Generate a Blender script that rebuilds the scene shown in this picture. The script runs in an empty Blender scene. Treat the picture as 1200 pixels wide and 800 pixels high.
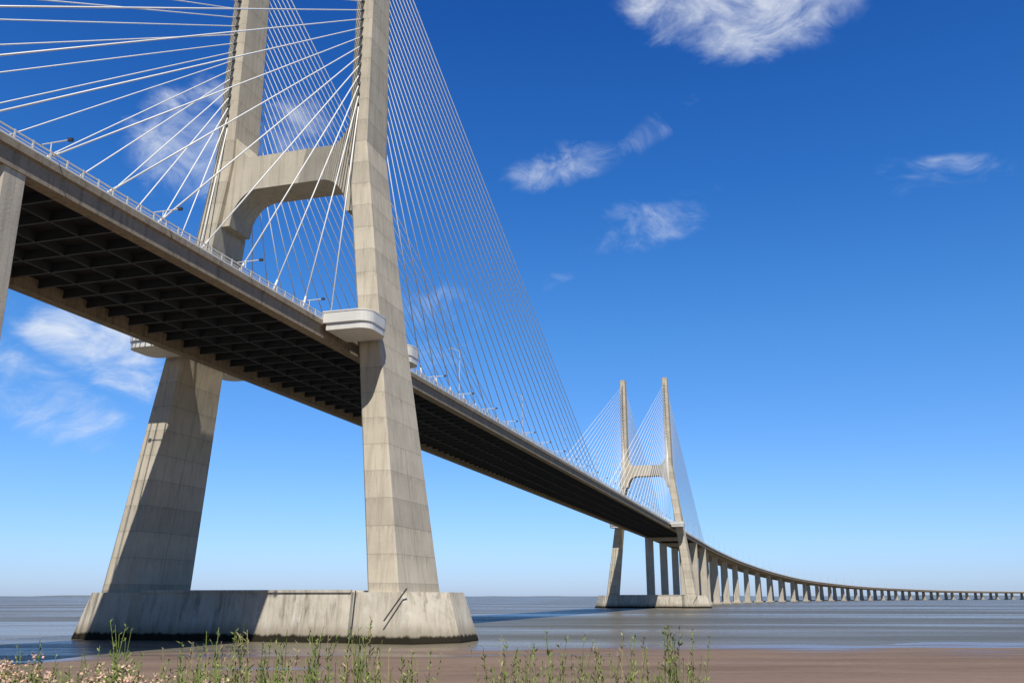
import bpy, math, random
import numpy as np
from mathutils import Vector, Matrix
random.seed(7)
scn=bpy.context.scene
# ------------------------------------------------------------ calibration
f_px=1068.4; PITCH=math.radians(15.61); A=math.radians(16.64)
HC=6.4; S0=132.98; LC=79.72; ZD=47.9
CAM=Vector((-S0,-LC,HC))
HEAD=Vector((math.cos(A),math.sin(A),0)); RIGHT=Vector((math.sin(A),-math.cos(A),0))
def pixdir(px,py):
    v=HEAD*math.cos(PITCH)+Vector((0,0,math.sin(PITCH)))
    u=-HEAD*math.sin(PITCH)+Vector((0,0,math.cos(PITCH)))
    return (v*f_px+RIGHT*(px-600)+u*(400-py)).normalized()
def FR(F,R,z=0): 
    p=CAM+HEAD*F+RIGHT*R; return Vector((p.x,p.y,z))
SUN=Vector((-.64,-.25,1.0)).normalized()
# ------------------------------------------------------------ node helpers
def newmat(name):
    m=bpy.data.materials.new(name); m.use_nodes=True
    nt=m.node_tree; nt.nodes.clear()
    o=nt.nodes.new('ShaderNodeOutputMaterial'); b=nt.nodes.new('ShaderNodeBsdfPrincipled')
    nt.links.new(b.outputs[0],o.inputs[0]); return m,nt,b
def setv(nt,sock,val):
    if hasattr(val,'is_linked') or hasattr(val,'links'): nt.links.new(val,sock)
    else:
        if isinstance(val,(tuple,list)) and len(val)==3 and sock.type=='RGBA': val=(*val,1)
        sock.default_value=val
def M(nt,op,a,b=None,c=None,clamp=False):
    n=nt.nodes.new('ShaderNodeMath'); n.operation=op; n.use_clamp=clamp
    setv(nt,n.inputs[0],a)
    if b is not None: setv(nt,n.inputs[1],b)
    if c is not None: setv(nt,n.inputs[2],c)
    return n.outputs[0]
def VM(nt,op,a,b=None):
    n=nt.nodes.new('ShaderNodeVectorMath'); n.operation=op
    setv(nt,n.inputs[0],a)
    if b is not None: setv(nt,n.inputs[1],b)
    return n.outputs['Value'] if op in('DOT_PRODUCT','LENGTH') else n.outputs[0]
def MIX(nt,fac,a,b,blend='MIX'):
    n=nt.nodes.new('ShaderNodeMix'); n.data_type='RGBA'; n.blend_type=blend
    setv(nt,n.inputs[0],fac); setv(nt,n.inputs[6],a); setv(nt,n.inputs[7],b); return n.outputs[2]
def NOISE(nt,vec,scale,detail=4,rough=.5,dist=0,out=0):
    n=nt.nodes.new('ShaderNodeTexNoise'); setv(nt,n.inputs['Vector'],vec)
    n.inputs['Scale'].default_value=scale;n.inputs['Detail'].default_value=detail
    n.inputs['Roughness'].default_value=rough;n.inputs['Distortion'].default_value=dist
    return n.outputs[out]
def MAP(nt,vec,scale=(1,1,1),loc=(0,0,0),rot=(0,0,0)):
    n=nt.nodes.new('ShaderNodeMapping'); setv(nt,n.inputs[0],vec)
    n.inputs['Scale'].default_value=scale;n.inputs['Location'].default_value=loc;n.inputs['Rotation'].default_value=rot
    return n.outputs[0]
def RANGE(nt,v,a,b,c=0.,d=1.,smooth=False):
    n=nt.nodes.new('ShaderNodeMapRange'); setv(nt,n.inputs[0],v)
    if smooth: n.interpolation_type='SMOOTHSTEP'
    for i,x in zip((1,2,3,4),(a,b,c,d)): n.inputs[i].default_value=x
    return n.outputs[0]
def POS(nt): return nt.nodes.new('ShaderNodeNewGeometry').outputs['Position']
def SEP(nt,v):
    n=nt.nodes.new('ShaderNodeSeparateXYZ'); setv(nt,n.inputs[0],v); return n.outputs
def BUMP(nt,h,strength,dist):
    n=nt.nodes.new('ShaderNodeBump'); setv(nt,n.inputs['Height'],h)
    setv(nt,n.inputs['Strength'],strength); n.inputs['Distance'].default_value=dist; return n.outputs[0]
# ------------------------------------------------------------ materials
def concrete(name,base=(.63,.555,.435),dark=(.46,.40,.305),lifts=False,tide=False,streak=.5):
    m,nt,b=newmat(name); p=POS(nt)
    n1=NOISE(nt,p,.22,3,.6); n2=NOISE(nt,MAP(nt,p,(1.3,1.3,.07)),1.0,4,.65); n3=NOISE(nt,p,3.0,3,.65)
    col=MIX(nt,RANGE(nt,n1,.35,.7,0,.6),base,dark)
    col=MIX(nt,RANGE(nt,n2,.48,.72,0,streak),col,tuple(x*.50 for x in dark))
    col=MIX(nt,RANGE(nt,n3,.3,.7,0,.2),col,(.64,.59,.50))
    if lifts:
        uv=nt.nodes.new('ShaderNodeUVMap'); s=SEP(nt,uv.outputs[0])
        v=M(nt,'DIVIDE',s[1],4.1); fl=M(nt,'FLOOR',v); fr=M(nt,'FRACT',v)
        wn=nt.nodes.new('ShaderNodeTexWhiteNoise'); wn.noise_dimensions='1D'; nt.links.new(fl,wn.inputs['W'])
        col=MIX(nt,1.0,col,MIX(nt,wn.outputs[0],(.87,.86,.85),(1.06,1.05,1.03)),'MULTIPLY')
        ro=M(nt,'MULTIPLY',RANGE(nt,fr,.72,1.0,0,1),RANGE(nt,NOISE(nt,MAP(nt,p,(2.2,2.2,.25)),1.0,3,.6),.45,.7,0,.5))
        col=MIX(nt,ro,col,(.20,.17,.125))
        l1=M(nt,'LESS_THAN',fr,.03); cx=M(nt,'ABSOLUTE',M(nt,'SUBTRACT',s[0],.5))
        l2=M(nt,'LESS_THAN',cx,.007); ln=M(nt,'MAXIMUM',l1,l2)
        col=MIX(nt,M(nt,'MULTIPLY',ln,.32),col,(.10,.09,.075))
    if tide:
        z=SEP(nt,p)[2]; zz=M(nt,'ADD',z,M(nt,'MULTIPLY',M(nt,'SUBTRACT',NOISE(nt,MAP(nt,p,(1,1,.3)),1.2,4,.6),.5),1.0))
        n5=NOISE(nt,MAP(nt,p,(.6,.6,.25)),.8,4,.7)
        col=MIX(nt,RANGE(nt,n5,.54,.64,0,.65),col,(.66,.62,.54))
        n6=NOISE(nt,MAP(nt,p,(.9,.9,.10),(7,3,0)),1.0,5,.7)
        n7=NOISE(nt,MAP(nt,p,(.10,.10,.12),(17,3,0)),1.0,3,.6)
        col=MIX(nt,M(nt,'MULTIPLY',RANGE(nt,n6,.50,.68,0,.8),RANGE(nt,n7,.42,.62,.12,1)),col,(.095,.075,.05))
        col=MIX(nt,RANGE(nt,zz,1.0,3.2,.6,0,True),col,(.21,.165,.11))
        col=MIX(nt,RANGE(nt,zz,.8,1.25,1,0,True),col,(.026,.022,.014))
    nt.links.new(col,b.inputs['Base Color']); b.inputs['Roughness'].default_value=.9
    b.inputs['Specular IOR Level'].default_value=.15
    nt.links.new(BUMP(nt,n3,.4,.06),b.inputs['Normal'])
    return m
def plain(name,col,rough=.5,var=.15,scale=1.5,metal=0):
    m,nt,b=newmat(name); n=NOISE(nt,POS(nt),scale,3,.6)
    c=MIX(nt,n,tuple(x*(1-var) for x in col),tuple(min(1,x*(1+var)) for x in col))
    nt.links.new(c,b.inputs['Base Color']); b.inputs['Roughness'].default_value=rough; b.inputs['Metallic'].default_value=metal
    return m
m_leg=concrete('pylon_concrete',lifts=True,streak=.42)
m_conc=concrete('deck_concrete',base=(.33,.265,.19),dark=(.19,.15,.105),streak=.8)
m_pier=concrete('pier_concrete',base=(.60,.525,.41),dark=(.42,.365,.28),streak=.5)
m_found=concrete('foundation_concrete',base=(.62,.55,.44),dark=(.42,.365,.28),tide=True,streak=.55)
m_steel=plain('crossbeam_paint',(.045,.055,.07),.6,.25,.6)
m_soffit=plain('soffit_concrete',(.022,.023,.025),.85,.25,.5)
m_white=plain('white_paint',(.74,.71,.65),.5,.1,.8)
m_cable=plain('cable_sheath',(.86,.84,.80),.4,.03,.5)
m_dark=plain('dark_metal',(.05,.05,.055),.5)
m_asph=plain('asphalt',(.05,.05,.052),.9,.2,2)
m_galv=plain('galvanised_steel',(.6,.6,.6),.45,.1,2,.2)
# ------------------------------------------------------------ mesh builder
class MB:
    def __init__(s): s.v=[];s.f=[];s.m=[];s.uv=[]
    def add(s,vs,fs,mi=0,uvs=None):
        o=len(s.v); s.v+= [tuple(v) for v in vs]
        for i,fc in enumerate(fs):
            s.f.append([o+k for k in fc]); s.m.append(mi)
            s.uv.append(uvs[i] if uvs else [(0,0)]*len(fc))
    def box(s,x0,x1,y0,y1,z0,z1,mi=0):
        vs=[(x,y,z) for z in(z0,z1) for y in(y0,y1) for x in(x0,x1)]
        s.add(vs,[(0,2,3,1),(4,5,7,6),(0,1,5,4),(1,3,7,5),(3,2,6,7),(2,0,4,6)],mi)
    def obox(s,p,d,w0,w1,z0,z1,hl,mi=0):
        n=Vector((-d.y,d.x,0)); c=[]
        for z in(z0,z1):
            for w in(w0,w1):
                for l in(-hl,hl): c.append((p.x+d.x*l+n.x*w,p.y+d.y*l+n.y*w,z))
        s.add(c,[(0,2,3,1),(4,5,7,6),(0,1,5,4),(1,3,7,5),(3,2,6,7),(2,0,4,6)],mi)
    def tube(s,a,b,r,n=5,mi=0,r2=None):
        a=Vector(a);b=Vector(b);d=(b-a).normalized();r2=r if r2 is None else r2
        u=d.orthogonal().normalized();w=d.cross(u);vs=[]
        for q,rr in((a,r),(b,r2)):
            for i in range(n):
                t=2*math.pi*i/n; vs.append(q+(u*math.cos(t)+w*math.sin(t))*rr)
        s.add(vs,[(i,(i+1)%n,n+(i+1)%n,n+i) for i in range(n)]+[tuple(range(n))[::-1],tuple(range(n,2*n))],mi)
    def loft(s,rings,mi=0):
        n=len(rings[0]); vs=[v for r in rings for v in r]; fs=[]
        for k in range(len(rings)-1):
            for i in range(n):
                j=(i+1)%n
                fs.append((k*n+i,k*n+j,(k+1)*n+j,(k+1)*n+i))
        fs.append(tuple(range(n))[::-1]); fs.append(tuple((len(rings)-1)*n+i for i in range(n)))
        s.add(vs,fs,mi)
    def obj(s,name,mats,parent=None,smooth=False):
        me=bpy.data.meshes.new(name); me.from_pydata(s.v,[],s.f)
        for m in mats: me.materials.append(m)
        me.polygons.foreach_set('material_index',s.m)
        ul=me.uv_layers.new(name='UVMap'); flat=[c for u in s.uv for p in u for c in p]
        ul.data.foreach_set('uv',flat)
        if smooth: me.polygons.foreach_set('use_smooth',[True]*len(s.f))
        me.update(); o=bpy.data.objects.new(name,me); bpy.context.collection.objects.link(o)
        if parent: o.parent=parent
        return o
def empty(name):
    e=bpy.data.objects.new(name,None); bpy.context.collection.objects.link(e); return e
bridge=empty('cable_stayed_bridge')
# ------------------------------------------------------------ pylons
ZT=136.0
def leg_sec(z):
    h=np.interp(z,[-3,7,82,ZT],[24.4,23.1,13.3,13.0])
    wt=np.interp(z,[-3,7,47,80,ZT],[5.2,4.9,3.8,3.6,3.0])
    ws=np.interp(z,[-3,7,47,80,ZT],[17.6,16.6,11.5,8.6,6.6])
    return h,wt,ws
def pylon(X0,name):
    par=bpy.data.objects.new(name,None); bpy.context.collection.objects.link(par); par.parent=bridge
    for sg in(-1,1):
        b=MB(); rings=[]
        for z in [-3,7,20,33,47,60,72,82,100,120,ZT]:
            h,wt,ws=leg_sec(z); c=.28; a=ws/2; w=wt/2
            pts=[(-a,-w+c),(-a,w-c),(-a+c,w),(a-c,w),(a,w-c),(a,-w+c),(a-c,-w),(-a+c,-w)][::-1]
            rings.append([(X0+x,sg*h+y,z) for x,y in pts])
        b.loft(rings)
        for fi,fc in enumerate(b.f):
            if len(fc)!=4: continue
            v=[Vector(b.v[i]) for i in fc]
            if (v[1]-v[0]).length>1: 
                b.uv[fi]=[(0,v[0].z),(1,v[1].z),(1,v[2].z),(0,v[3].z)]
            else: b.uv[fi]=[(.2,v[0].z),(.2,v[1].z),(.2,v[2].z),(.2,v[3].z)]
        b.obj('leg_south' if sg<0 else 'leg_north',[m_leg],par)
    b=MB(); prof_top=[];prof_bot=[]
    N=60
    for i in range(N+1):
        t=-1+2*i/N; y=t*13.2; e=13.2-1.8
        d=max(0,e-abs(y))
        zt=82.6+ (4.2*(max(0,1-d/3.6))**2.2)
        r=5.2; zb=76.2-(6.5*(1-math.sqrt(max(0,1-(1-min(d,r)/r)**2))) if d<r else 0)
        prof_top.append((y,zt));prof_bot.append((y,zb))
    for i in range(N):
        y0,t0=prof_top[i];y1,t1=prof_top[i+1];b0=prof_bot[i][1];b1=prof_bot[i+1][1]
        x0=X0-3.3;x1=X0+3.3
        vs=[(x0,y0,b0),(x0,y1,b1),(x0,y1,t1),(x0,y0,t0),(x1,y0,b0),(x1,y1,b1),(x1,y1,t1),(x1,y0,t0)]
        b.add(vs,[(3,2,1,0),(4,5,6,7),(2,3,7,6),(0,1,5,4)],0)
    b.obj('crossbeam',[m_pier],par)
    b=MB()
    def outl(ins,z):
        q=[(-10,19),(-10,28.5),(-4,33.5),(4,33.5),(10,28.5),(10,19),(8.8,18),(8.8,-18),(10,-19),(10,-28.5),(4,-33.5),(-4,-33.5),(-10,-28.5),(-10,-19),(-8.8,-18),(-8.8,18)]
        r=[]
        for x,y in q:
            r.append((X0+x-math.copysign(ins*.35,x), y-math.copysign(ins*.9 if abs(y)>20 else 0,y), z))
        return r
    b.loft([outl(0,-3),outl(0,.2),outl(2.4,7.0)])
    b.box(X0-8.2,X0-7.7,-18,18,6.98,7.35); b.box(X0+7.7,X0+8.2,-18,18,6.98,7.35)
    b.obj('foundation',[m_found],par)
    b=MB(); b.tube((X0-9.7,-27.4,7.5),(X0-10.5,-24.4,3.1),.11,8)
    b.tube((X0-9.5,-19.4,7.2),(X0-10.3,-19.3,.6),.10,8)
    b.obj('mooring_strut',[m_dark],par)
    b=MB()
    for sg in(-1,1):
        for xa,xb,yo in((-14.0,-6.3,21.8),(6.3,12.5,19.6)):
            yi=14.15; r=2.2; out=[]
            out.append((xa,yi));
            for k in range(7):
                t=math.pi/2*k/6
                out.append((xa+r-r*math.cos(t),yo-r+r*math.sin(t)))
            for k in range(7):
                t=math.pi/2*k/6
                out.append((xb-r+r*math.sin(t),yo-r+r*math.cos(t)))
            out.append((xb,yi))
            out=[(X0+x,sg*y) for x,y in out]
            if sg>0: out=out[::-1]
            def ins(o,d):
                cx=sum(p[0] for p in o)/len(o);cy=sum(p[1] for p in o)/len(o)
                return [(cx+(p[0]-cx)*d,cy+(p[1]-cy)*d) for p in o]
            R=lambda o,z:[(p[0],p[1],z) for p in o]
            o2=ins(out,.93)
            b.loft([R(o2,45.3),R(o2,46.3),R(out,46.4),R(out,48.0),R(ins(out,1.02),48.05),R(ins(out,1.02),48.25)])
    b.obj('maintenance_balconies',[m_white],par)
for X0 in(0.0,420.0): pylon(X0,'bridge_pylon')
# ------------------------------------------------------------ deck path
U1=625.
us=[-480,-400,-300,-205,-100,0,100,200,300,400,500,560,600,625]+[625+15*k for k in range(1,300)]
def path_xy(u):
    if u<=U1: return Vector((u,0,0)),Vector((1,0,0))
    t=u-U1;Rr=2450.;L0=2500.
    tt=min(t,L0);th=tt/Rr
    p=Vector((U1+Rr*math.sin(th),-Rr*(1-math.cos(th)),0));d=Vector((math.cos(th),-math.sin(th),0))
    if t>L0: p=p+d*(t-L0)
    return p,d
uu=np.arange(-500,5200,10.)
zz=np.interp(uu,[-500,640,760,955,1257,1575,1955,2600,5200],[ZD,ZD,46.8,41,29.5,22.5,18.3,16.5,16])
ker=np.hanning(25);ker/=ker.sum()
zs=np.convolve(np.pad(zz,12,mode='edge'),ker,'valid')
def zdeck(u): return float(np.interp(u,uu,zs))
def frame(u):
    p,d=path_xy(u);n=Vector((-d.y,d.x,0));return p,d,n
def sweep(b,us,prof,mi,closed=True):
    rings=[]
    for u in us:
        p,d,n=frame(u);z=zdeck(u)
        rings.append([(p.x+n.x*y,p.y+n.y*y,z+dz) for y,dz in prof])
    n=len(prof);vs=[v for r in rings for v in r];fs=[]
    for k in range(len(rings)-1):
        for i in range(n if closed else n-1):
            j=(i+1)%n; fs.append((k*n+i,(k+1)*n+i,(k+1)*n+j,k*n+j))
    fs.append(tuple(range(n)));fs.append(tuple((len(rings)-1)*n+i for i in range(n))[::-1])
    b.add(vs,fs,mi)
b=MB()
uB=[u for u in us if u>=625]
for sg in(-1,1):
    s_=sg
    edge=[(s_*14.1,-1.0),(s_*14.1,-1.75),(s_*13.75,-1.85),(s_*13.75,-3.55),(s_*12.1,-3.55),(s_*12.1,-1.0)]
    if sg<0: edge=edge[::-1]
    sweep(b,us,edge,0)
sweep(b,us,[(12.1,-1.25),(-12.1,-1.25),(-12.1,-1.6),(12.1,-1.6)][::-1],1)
sweep(b,us,[(12.0,-1.22),(-12.0,-1.22),(-12.0,-1.24),(12.0,-1.24)][::-1],2)
for c in(-6.3,6.3):
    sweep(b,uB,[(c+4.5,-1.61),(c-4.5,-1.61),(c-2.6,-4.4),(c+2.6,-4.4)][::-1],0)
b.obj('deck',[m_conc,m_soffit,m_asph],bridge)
b=MB(); u=-478
while u<620:
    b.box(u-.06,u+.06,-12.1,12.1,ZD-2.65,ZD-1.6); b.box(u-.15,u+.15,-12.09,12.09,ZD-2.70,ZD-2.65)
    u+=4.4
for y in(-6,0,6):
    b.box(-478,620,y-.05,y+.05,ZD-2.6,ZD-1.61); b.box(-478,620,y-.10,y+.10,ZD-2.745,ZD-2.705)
b.obj('deck_crossbeams',[m_steel],bridge)
b=MB()
for sg in(-1,1):
    y=sg*13.95
    sweep(b,us,[(y+.07,0.0),(y-.07,0.0),(y-.07,-.12),(y+.07,-.12)][::-1],0)
    sweep(b,us,[(y+.05,-.45),(y-.05,-.45),(y-.05,-.53),(y+.05,-.53)][::-1],0)
    sweep(b,us,[(y+.13,-.78),(y-.13,-.78),(y-.13,-1.0),(y+.13,-1.0)][::-1],0)
    u=-300
    while u<1500:
        p,d,n=frame(u);z=zdeck(u)
        b.obox(p,d,y-.09,y+.09,z-1.0,z+.05,.09); u+=2.2 if u<640 else 4.4
sweep(b,us,[(.25,-.4),(-.25,-.4),(-.3,-1.22),(.3,-1.22)][::-1],0)
b.obj('parapet_railing',[m_white],bridge)
# ------------------------------------------------------------ cables
b=MB(); an=MB()
for X0 in(0.,420.):
    for sg in(-1,1):
        for dr in(-1,1):
            for k in range(24):
                zt=90.5+k*(132.5-90.5)/23; h,wt,ws=leg_sec(zt)
                xd=X0+dr*(11.0+8.35*k); 
                top=(X0+dr*ws*.46,sg*(h-.1),zt); bot=(xd,sg*13.55,ZD-1.1)
                b.tube(top,bot,.105,6)
                t=Vector(top);q=Vector(bot);dd=(t-q).normalized()
                an.tube(q,q+dd*2.6,.17,8,0,.15)
                an.tube(t,t-dd*1.6,.22,8,1,.2)
b.obj('stay_cables',[m_cable],bridge,True)
an.obj('cable_anchors',[m_white,m_dark],bridge,True)
# ------------------------------------------------------------ piers
b=MB()
def column(p,d,y0,y1,hl,ztop,flare=0,zb=-3):
    n=Vector((-d.y,d.x,0));c=(y0+y1)/2;w=abs(y1-y0)/2
    rings=[]
    for z,k in((zb,1+flare),(ztop-3,1.0),(ztop-.003,1.0)):
        r=[]
        ww=w*k;hh=hl*k;ch=.3
        for l,t in((-hh,-ww+ch),(-hh,ww-ch),(-hh+ch,ww),(hh-ch,ww),(hh,ww-ch),(hh,-ww+ch),(hh-ch,-ww),(-hh+ch,-ww)):
            r.append((p.x+d.x*l+n.x*(c+t),p.y+d.y*l+n.y*(c+t),z))
        rings.append(r[::-1])
    b.loft(rings)
for u in(-72.3,-142.6,-204.6,-250,-295,-340,-385,-430,-475,492,562.6,633):
    p,d,n=frame(u)
    for sg in(-1,1): column(p,d,sg*8.6,sg*13.6,1.5 if u<0 else 2.4,ZD-3.55)
    if u>400:
        b.box(u-2,u+2,-8.59,8.59,ZD-5.8,ZD-3.6)
        b.obox(p,d,-17,17,-3,2.2,5)
u=633+65; 
while u<4300:
    p,d,n=frame(u);z=zdeck(u)-4.4
    for c in(-6.3,6.3): column(p,d,c-2.4,c+2.4,1.7,z,.25)
    b.obox(p,d,-11,11,-3,1.4,3.6)
    u+=65
b.obj('viaduct_piers',[m_pier],bridge)
# ------------------------------------------------------------ lamps
lm=MB()
lm.tube((0,0,0),(0,0,12),.13,8,0,.08)
lm.tube((0,0,11.8),(0,1.6,12.5),.06,6,0); lm.box(-.17,.17,1.5,2.5,12.42,12.58,0)
lm.box(-.25,.25,-.25,.25,0,.35,0)
lamp_mesh=None
def put_lamp(u,sg):
    global lamp_mesh
    p,d,n=frame(u)
    if lamp_mesh is None:
        o=lm.obj('street_lamp',[m_galv]);lamp_mesh=o.data
    else:
        o=bpy.data.objects.new('street_lamp',lamp_mesh);bpy.context.collection.objects.link(o)
    o.location=(p.x+n.x*sg*13.0,p.y+n.y*sg*13.0,zdeck(u)-1.22)
    o.rotation_euler=(0,0,math.atan2(d.y,d.x)+(math.pi if sg>0 else 0))
u=50
while u<400: 
    put_lamp(u,-1);put_lamp(u,1);u+=50
u=470
while u<2900:
    put_lamp(u,-1);put_lamp(u,1);u+=40
b=MB()
for u in list(range(-120,420,17)):
    if abs(u)<16: continue
    for sg in(-1,1):
        b.tube((u,sg*13.9,ZD-.2),(u,sg*13.9,ZD+.9),.06,6,0)
        b.tube((u,sg*12.6,ZD+.9),(u,sg*15.9,ZD+.9),.07,6,0)
        b.box(u-.16,u+.16,min(sg*15.9,sg*16.4),max(sg*15.9,sg*16.4),ZD+.75,ZD+1.05,1)
b.obj('outrigger_lights',[m_white,m_dark],bridge)
# ------------------------------------------------------------ terrain
def shoreF(R): return float(np.interp(R,[-400,-60,-52,-40,-3.5,75,500],[30,95,102,120,127,140,177]))+1.0*math.sin(R*.13)+.7*math.sin(R*.31+1)
def hills(F,R):
    d=shoreF(R)-F
    z=d*.011 if d>0 else d*.05
    if d>0: z=min(z,.9)
    e=F+ .02*abs(R)
    t=min(1,max(0,(36-e)/22)); t=t*t*(3-2*t)
    z=z*(1-t)+t*4.72
    return max(z,-3)
Fs=sorted(set(list(np.arange(-600,-20,40))+list(np.arange(-20,40,1.5))+list(np.arange(40,90,5))+list(np.arange(90,190,2))+[200,260]))
Rs=sorted(set(list(np.arange(-1500,-100,100))+list(np.arange(-100,-20,4))+list(np.arange(-20,20,1.5))+list(np.arange(20,120,4))+list(np.arange(120,1600,100))))
rnd=np.random.RandomState(3)
b=MB();vs=[]
for F in Fs:
    for R in Rs:
        z=hills(F,R)+(.03*math.sin(F*.23+R*.11)+.03*math.sin(R*.31-F*.17) if F>35 else .1*rnd.rand())
        vs.append(tuple(FR(F,R,z)))
nr=len(Rs);fs=[(i*nr+j,(i+1)*nr+j,(i+1)*nr+j+1,i*nr+j+1)[::-1] for i in range(len(Fs)-1) for j in range(nr-1)]
b.add(vs,fs)
m,nt,bs=newmat('mud_and_bank'); p=POS(nt)
z=SEP(nt,p)[2]
pr=MAP(nt,p,rot=(0,0,-A))
n1=NOISE(nt,MAP(nt,pr,(.16,.035,1)),1.0,5,.65);n2=NOISE(nt,p,1.3,4,.65);n3=NOISE(nt,MAP(nt,pr,(.12,.02,1)),1.0,4,.55)
mud=MIX(nt,RANGE(nt,n1,.35,.65),(.175,.118,.085),(.255,.18,.135))
mud=MIX(nt,RANGE(nt,n2,.35,.75,0,.4),mud,(.125,.088,.064))
wet=RANGE(nt,M(nt,'ADD',z,M(nt,'MULTIPLY',M(nt,'SUBTRACT',n3,.5),1.4)),.05,.34,1,0,True)
mud=MIX(nt,M(nt,'MULTIPLY',wet,.4),mud,(.11,.078,.056))
soil=MIX(nt,n2,(.13,.115,.06),(.22,.19,.11))
col=MIX(nt,RANGE(nt,z,1.1,1.8,0,1,True),mud,soil)
nt.links.new(col,bs.inputs['Base Color']);nt.links.new(RANGE(nt,wet,0,1,.75,.25),bs.inputs['Roughness'])
nt.links.new(RANGE(nt,wet,0,1,.08,.35),bs.inputs['Specular IOR Level'])
nt.links.new(BUMP(nt,M(nt,'ADD',n2,n1),RANGE(nt,wet,0,1,.6,.12),.25),bs.inputs['Normal'])
b.obj('ground',[m],None,True)
# ------------------------------------------------------------ water
b=MB();S=30000
b.add([(-S,-S,0),(S,-S,0),(S,S,0),(-S,S,0)],[(0,1,2,3)])
m,nt,bs=newmat('estuary_water');p=POS(nt)
pr=MAP(nt,p,rot=(0,0,-A))
big=NOISE(nt,MAP(nt,pr,(.012,.0022,1)),1.0,4,.6)
big2=NOISE(nt,MAP(nt,pr,(.05,.008,1),(31,7,0)),1.0,4,.6)
patch=M(nt,'ADD',M(nt,'MULTIPLY',big,.6),M(nt,'MULTIPLY',big2,.4))
col=MIX(nt,RANGE(nt,patch,.42,.58),(.20,.168,.118),(.125,.115,.085))
nt.links.new(col,bs.inputs['Base Color'])
bs.inputs['IOR'].default_value=1.33;bs.inputs['Specular IOR Level'].default_value=.26
nt.links.new(RANGE(nt,patch,.42,.58,.18,.38),bs.inputs['Roughness'])
w=M(nt,'ADD',NOISE(nt,MAP(nt,pr,(1.0,.45,1)),.9,4,.65),M(nt,'MULTIPLY',NOISE(nt,MAP(nt,pr,(.25,.08,1)),.6,3,.6),2.2))
st=RANGE(nt,patch,.44,.56,.3,1.0)
nt.links.new(BUMP(nt,w,st,1.1),bs.inputs['Normal'])
b.obj('river_water',[m])
b=MB();vs=[];fs=[];n=260
for i in range(n+1):
    az=math.radians(-80+175*i/n);Rr=9000
    h=6+9*abs(math.sin(i*.13)+.5*math.sin(i*.41+1)+.25*math.sin(i*1.3))+rnd.rand()*3
    for k,(rr,zz_) in enumerate(((0,-1),(60,h),(500,h*.7),(900,-1))):
        d=HEAD*math.cos(az)+RIGHT*math.sin(az);q=CAM+d*(Rr+rr);vs.append((q.x,q.y,zz_))
for i in range(n):
    for k in range(3): a=i*4+k;fs.append((a,a+1,a+5,a+4))
b.add(vs,fs);m_sh=plain('far_land',(.13,.16,.19),.95,.2,.01)
b.obj('far_shore',[m_sh])
# ------------------------------------------------------------ vegetation
def leafmat(name,c1,c2):
    m,nt,b=newmat(name);oi=NOISE(nt,POS(nt),6,3,.6)
    nt.links.new(MIX(nt,RANGE(nt,oi,.35,.65),c1,c2),b.inputs['Base Color']);b.inputs['Roughness'].default_value=.6
    return m
mg1=leafmat('stalk_green',(.11,.15,.028),(.23,.28,.065));mg2=leafmat('dry_straw',(.38,.32,.16),(.26,.22,.09))
mfl=leafmat('pink_blossom',(.62,.36,.27),(.72,.50,.36))
def stalk(b,base,h,lean,leafy,mi,lw=.010):
    n=6;pts=[]
    for i in range(n+1):
        t=i/n;pts.append(Vector(base)+Vector((lean[0]*t*t,lean[1]*t*t,h*t)))
    for i in range(n): b.tube(pts[i],pts[i+1],.008*(1-.7*i/n)+.001,3,mi,.008*(1-.7*(i+1)/n)+.001)
    for k in range(leafy):
        t=.12+.88*random.random();i=min(n-1,int(t*n));q=pts[i].lerp(pts[i+1],t*n-i)
        a=random.random()*6.28;L=(.06+.12*random.random())*(1.15-t*.75)
        up=.5+random.random()*.9
        d=Vector((math.cos(a),math.sin(a),up)).normalized();s=d.cross(Vector((0,0,1))).normalized()*lw
        s=(s+Vector((0,0,random.uniform(-lw,lw))))*.8
        e=q+d*L;mdl=q+d*L*.5
        b.add([q,mdl+s,e,mdl-s],[(0,1,2,3)],mi)
gz=lambda F,R: hills(F,R)
b=MB()
def tuft(px,F,n,hmax,spread,leafy=36,lw=.009):
    R=(px-600)/f_px*F*.98
    for _ in range(n):
        r=R+random.gauss(0,spread);ff=F+random.gauss(0,spread)
        h=hmax*(.55+.45*random.random())
        base=FR(ff,r,gz(ff,r)-.02);la=random.random()*6.28;lm_=.18*random.random()+.03
        stalk(b,base,h,(math.cos(la)*lm_,math.sin(la)*lm_),int(leafy*(h/1.3)),1 if random.random()<.15 else 0,lw)
for px,h,n in((60,1.30,6),(100,1.15,6),(155,1.50,10),(185,1.12,8),(235,1.25,12),(265,1.38,10),(285,1.48,12),(310,1.38,12),(345,1.3,12),(375,1.38,12),(400,1.2,8),(428,1.55,10),(440,1.35,6),(480,1.15,6),(500,1.15,6),(583,1.5,7),(600,1.1,4),(625,1.25,8),(655,1.35,10),(690,1.22,7),(735,1.40,9),(752,1.2,6),(785,1.55,12),(800,1.15,4),(1080,1.05,3),(1150,1.05,3)):
    tuft(px,10+random.uniform(-.8,1.2),int(n*1.4),h,.11)
for _ in range(300):
    px=random.choice([random.uniform(20,480),random.uniform(230,480),random.uniform(560,810)])
    tuft(px,random.uniform(9,13),1,random.uniform(.95,1.22),.05,14,.007)
b.obj('tall_grass',[mg1,mg2])
b=MB()
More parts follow.
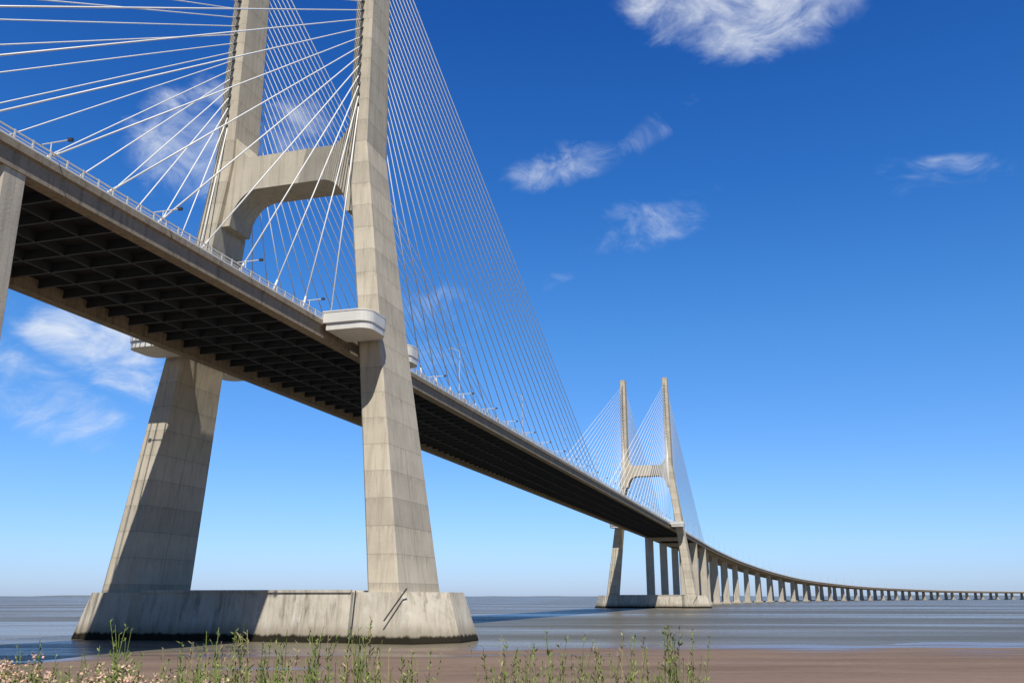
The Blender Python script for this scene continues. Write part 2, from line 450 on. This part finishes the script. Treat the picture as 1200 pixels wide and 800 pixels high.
for _ in range(430):
    px=random.uniform(-60,290);F=random.uniform(7.8,9.5);R=(px-600)/f_px*F*.98
    env=1.01+.07*math.sin(px*.045)+.06*math.sin(px*.13+1)-(.10 if px>180 else 0)
    h=env*random.uniform(.78,1.04);base=FR(F,R,gz(F,R)-.02)
    la=random.random()*6.28
    stalk(b,base,h,(math.cos(la)*.12,math.sin(la)*.12),24,0)
    tip=Vector(base)+Vector((math.cos(la)*.12,math.sin(la)*.12,h))
    if random.random()<.45: continue
    for k in range(18):
        q=tip+Vector((random.gauss(0,.035),random.gauss(0,.035),random.gauss(0,.022)));s=random.uniform(.008,.015)
        u_=Vector((random.gauss(0,1),random.gauss(0,1),random.gauss(0,1))).normalized();w_=u_.orthogonal().normalized()
        x_=u_.cross(w_)
        b.add([q+w_*s,q+x_*s,q-w_*s,q-x_*s],[(0,1,2,3)],1 if random.random()<.85 else 2)
b.obj('flowering_shrub',[mg1,mfl,mg2])
import bmesh
bm=bmesh.new();bmesh.ops.create_icosphere(bm,subdivisions=3,radius=.8)
for v in bm.verts:
    v.co=Vector((v.co.x*1.3,v.co.y,v.co.z*.75))*(1+.18*math.sin(v.co.x*5+v.co.z*4)*math.cos(v.co.y*6))
me=bpy.data.meshes.new('shore_boulder');bm.to_mesh(me);bm.free()
o=bpy.data.objects.new('shore_boulder',me);bpy.context.collection.objects.link(o);me.materials.append(plain('pale_rock',(.5,.48,.44),.9,.25,3))
o.location=FR(102,-56,.3)
# ------------------------------------------------------------ world / sky
w=bpy.data.worlds.new('World');scn.world=w;w.use_nodes=True;nt=w.node_tree;nt.nodes.clear()
out=nt.nodes.new('ShaderNodeOutputWorld');bg=nt.nodes.new('ShaderNodeBackground');nt.links.new(bg.outputs[0],out.inputs[0])
sky=nt.nodes.new('ShaderNodeTexSky');sky.sky_type='NISHITA';sky.sun_disc=False
sky.sun_elevation=math.asin(SUN.z);sky.sun_rotation=math.atan2(SUN.x,SUN.y)
sky.altitude=0;sky.air_density=1.0;sky.dust_density=.35;sky.ozone_density=2.5
tc=nt.nodes.new('ShaderNodeTexCoord').outputs['Generated']
dirv=VM(nt,'NORMALIZE',tc)
dz=SEP(nt,dirv)[2]
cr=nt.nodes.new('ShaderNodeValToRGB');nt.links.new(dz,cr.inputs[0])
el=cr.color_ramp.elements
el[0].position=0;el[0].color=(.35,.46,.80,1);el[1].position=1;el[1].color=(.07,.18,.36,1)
for ps,c in((.05,(.36,.50,.80,1)),(.10,(.33,.50,.78,1)),(.17,(.28,.49,.77,1)),(.27,(.22,.49,.78,1)),(.42,(.125,.41,.77,1)),(.58,(.075,.32,.72,1)),(.70,(.07,.22,.45,1))):  # highest stops darkened deliberately, above the view, to lower the sky's fill light
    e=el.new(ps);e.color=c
sunward_dim=RANGE(nt,VM(nt,'DOT_PRODUCT',dirv,tuple(SUN)),.15,.90,2.0,.55,True)  # sky shaped by hand: dimmed toward the sun to weaken fill on shaded faces
sk=nt.nodes.new('ShaderNodeVectorMath');sk.operation='SCALE';nt.links.new(sunward_dim,sk.inputs['Scale']);nt.links.new(cr.outputs[0],sk.inputs[0])
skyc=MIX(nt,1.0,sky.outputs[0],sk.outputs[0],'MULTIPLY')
# (px,py) are only used to get a sky direction; the clouds live on the sky dome
clouds=[(865,-2,104,58,1.0,4),(652,193,64,24,.64,-12),(772,146,50,18,.60,-28),(750,262,90,30,.64,-14),(1130,200,70,17,.60,12),(1055,205,24,26,.44,0),(645,330,36,10,.50,-20),
        (240,165,75,60,.78,-40),(335,160,60,40,.7,-30),(118,408,80,38,.84,20),(45,466,90,38,.84,25),(505,385,55,50,.55,0),(20,345,80,20,.55,0)]
dens=None
for px,py,wd,hg,amp,ang in clouds:
    c=pixdir(px,py);r=Vector((c.y,-c.x,0)).normalized();t=r.cross(c).normalized()
    a=math.radians(-ang);r2=r*math.cos(a)+t*math.sin(a);t2=-r*math.sin(a)+t*math.cos(a)
    dist=math.sqrt(f_px**2+(px-600)**2+(py-400)**2)
    du=M(nt,'MULTIPLY',VM(nt,'DOT_PRODUCT',dirv,tuple(r2)),dist/wd);dv=M(nt,'MULTIPLY',VM(nt,'DOT_PRODUCT',dirv,tuple(t2)),dist/hg)
    rr=M(nt,'ADD',M(nt,'MULTIPLY',du,du),M(nt,'MULTIPLY',dv,dv))
    mk=M(nt,'MULTIPLY',RANGE(nt,rr,0,3.4,1,0,True),amp)
    dens=mk if dens is None else M(nt,'MAXIMUM',dens,mk)
dens=M(nt,'MULTIPLY',dens,M(nt,'GREATER_THAN',VM(nt,'DOT_PRODUCT',dirv,tuple(HEAD)),.2))
sc_=nt.nodes.new('ShaderNodeVectorMath');sc_.operation='SCALE';nt.links.new(NOISE(nt,dirv,9,2,.5,0,1),sc_.inputs[0]);sc_.inputs['Scale'].default_value=.10
wv=VM(nt,'ADD',dirv,sc_.outputs[0])
nz=NOISE(nt,MAP(nt,wv,(1,1,2.0),rot=(.3,.25,0)),11,6,.64,.3)
cl=RANGE(nt,M(nt,'ADD',nz,M(nt,'MULTIPLY',dens,.60)),.76,1.34,0,1,True)
cl=M(nt,'MULTIPLY',cl,M(nt,'MINIMUM',M(nt,'MULTIPLY',dens,1.5),.95))
ccol=MIX(nt,cl,(6.8,7.8,9.2),(9.4,9.6,9.8))
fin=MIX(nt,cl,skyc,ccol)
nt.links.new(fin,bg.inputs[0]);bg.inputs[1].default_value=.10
try:
    w.cycles.sampling_method='MANUAL';w.cycles.sample_map_resolution=256
except Exception: pass
sl=bpy.data.lights.new('sun','SUN');sl.energy=5.0;sl.angle=math.radians(.5);sl.color=(1,.97,.90)
so=bpy.data.objects.new('sun',sl);bpy.context.collection.objects.link(so)
so.rotation_euler=SUN.to_track_quat('Z','Y').to_euler()
# ------------------------------------------------------------ camera
cd=bpy.data.cameras.new('camera');co=bpy.data.objects.new('camera',cd);bpy.context.collection.objects.link(co)
cd.sensor_width=36;cd.lens=f_px/1200*36;cd.clip_end=60000;cd.clip_start=.1
co.location=CAM
v=(HEAD*math.cos(PITCH)+Vector((0,0,math.sin(PITCH))))
co.rotation_euler=v.to_track_quat('-Z','Y').to_euler()
scn.camera=co
scn.view_settings.view_transform='Standard';scn.view_settings.look='None';scn.view_settings.exposure=0
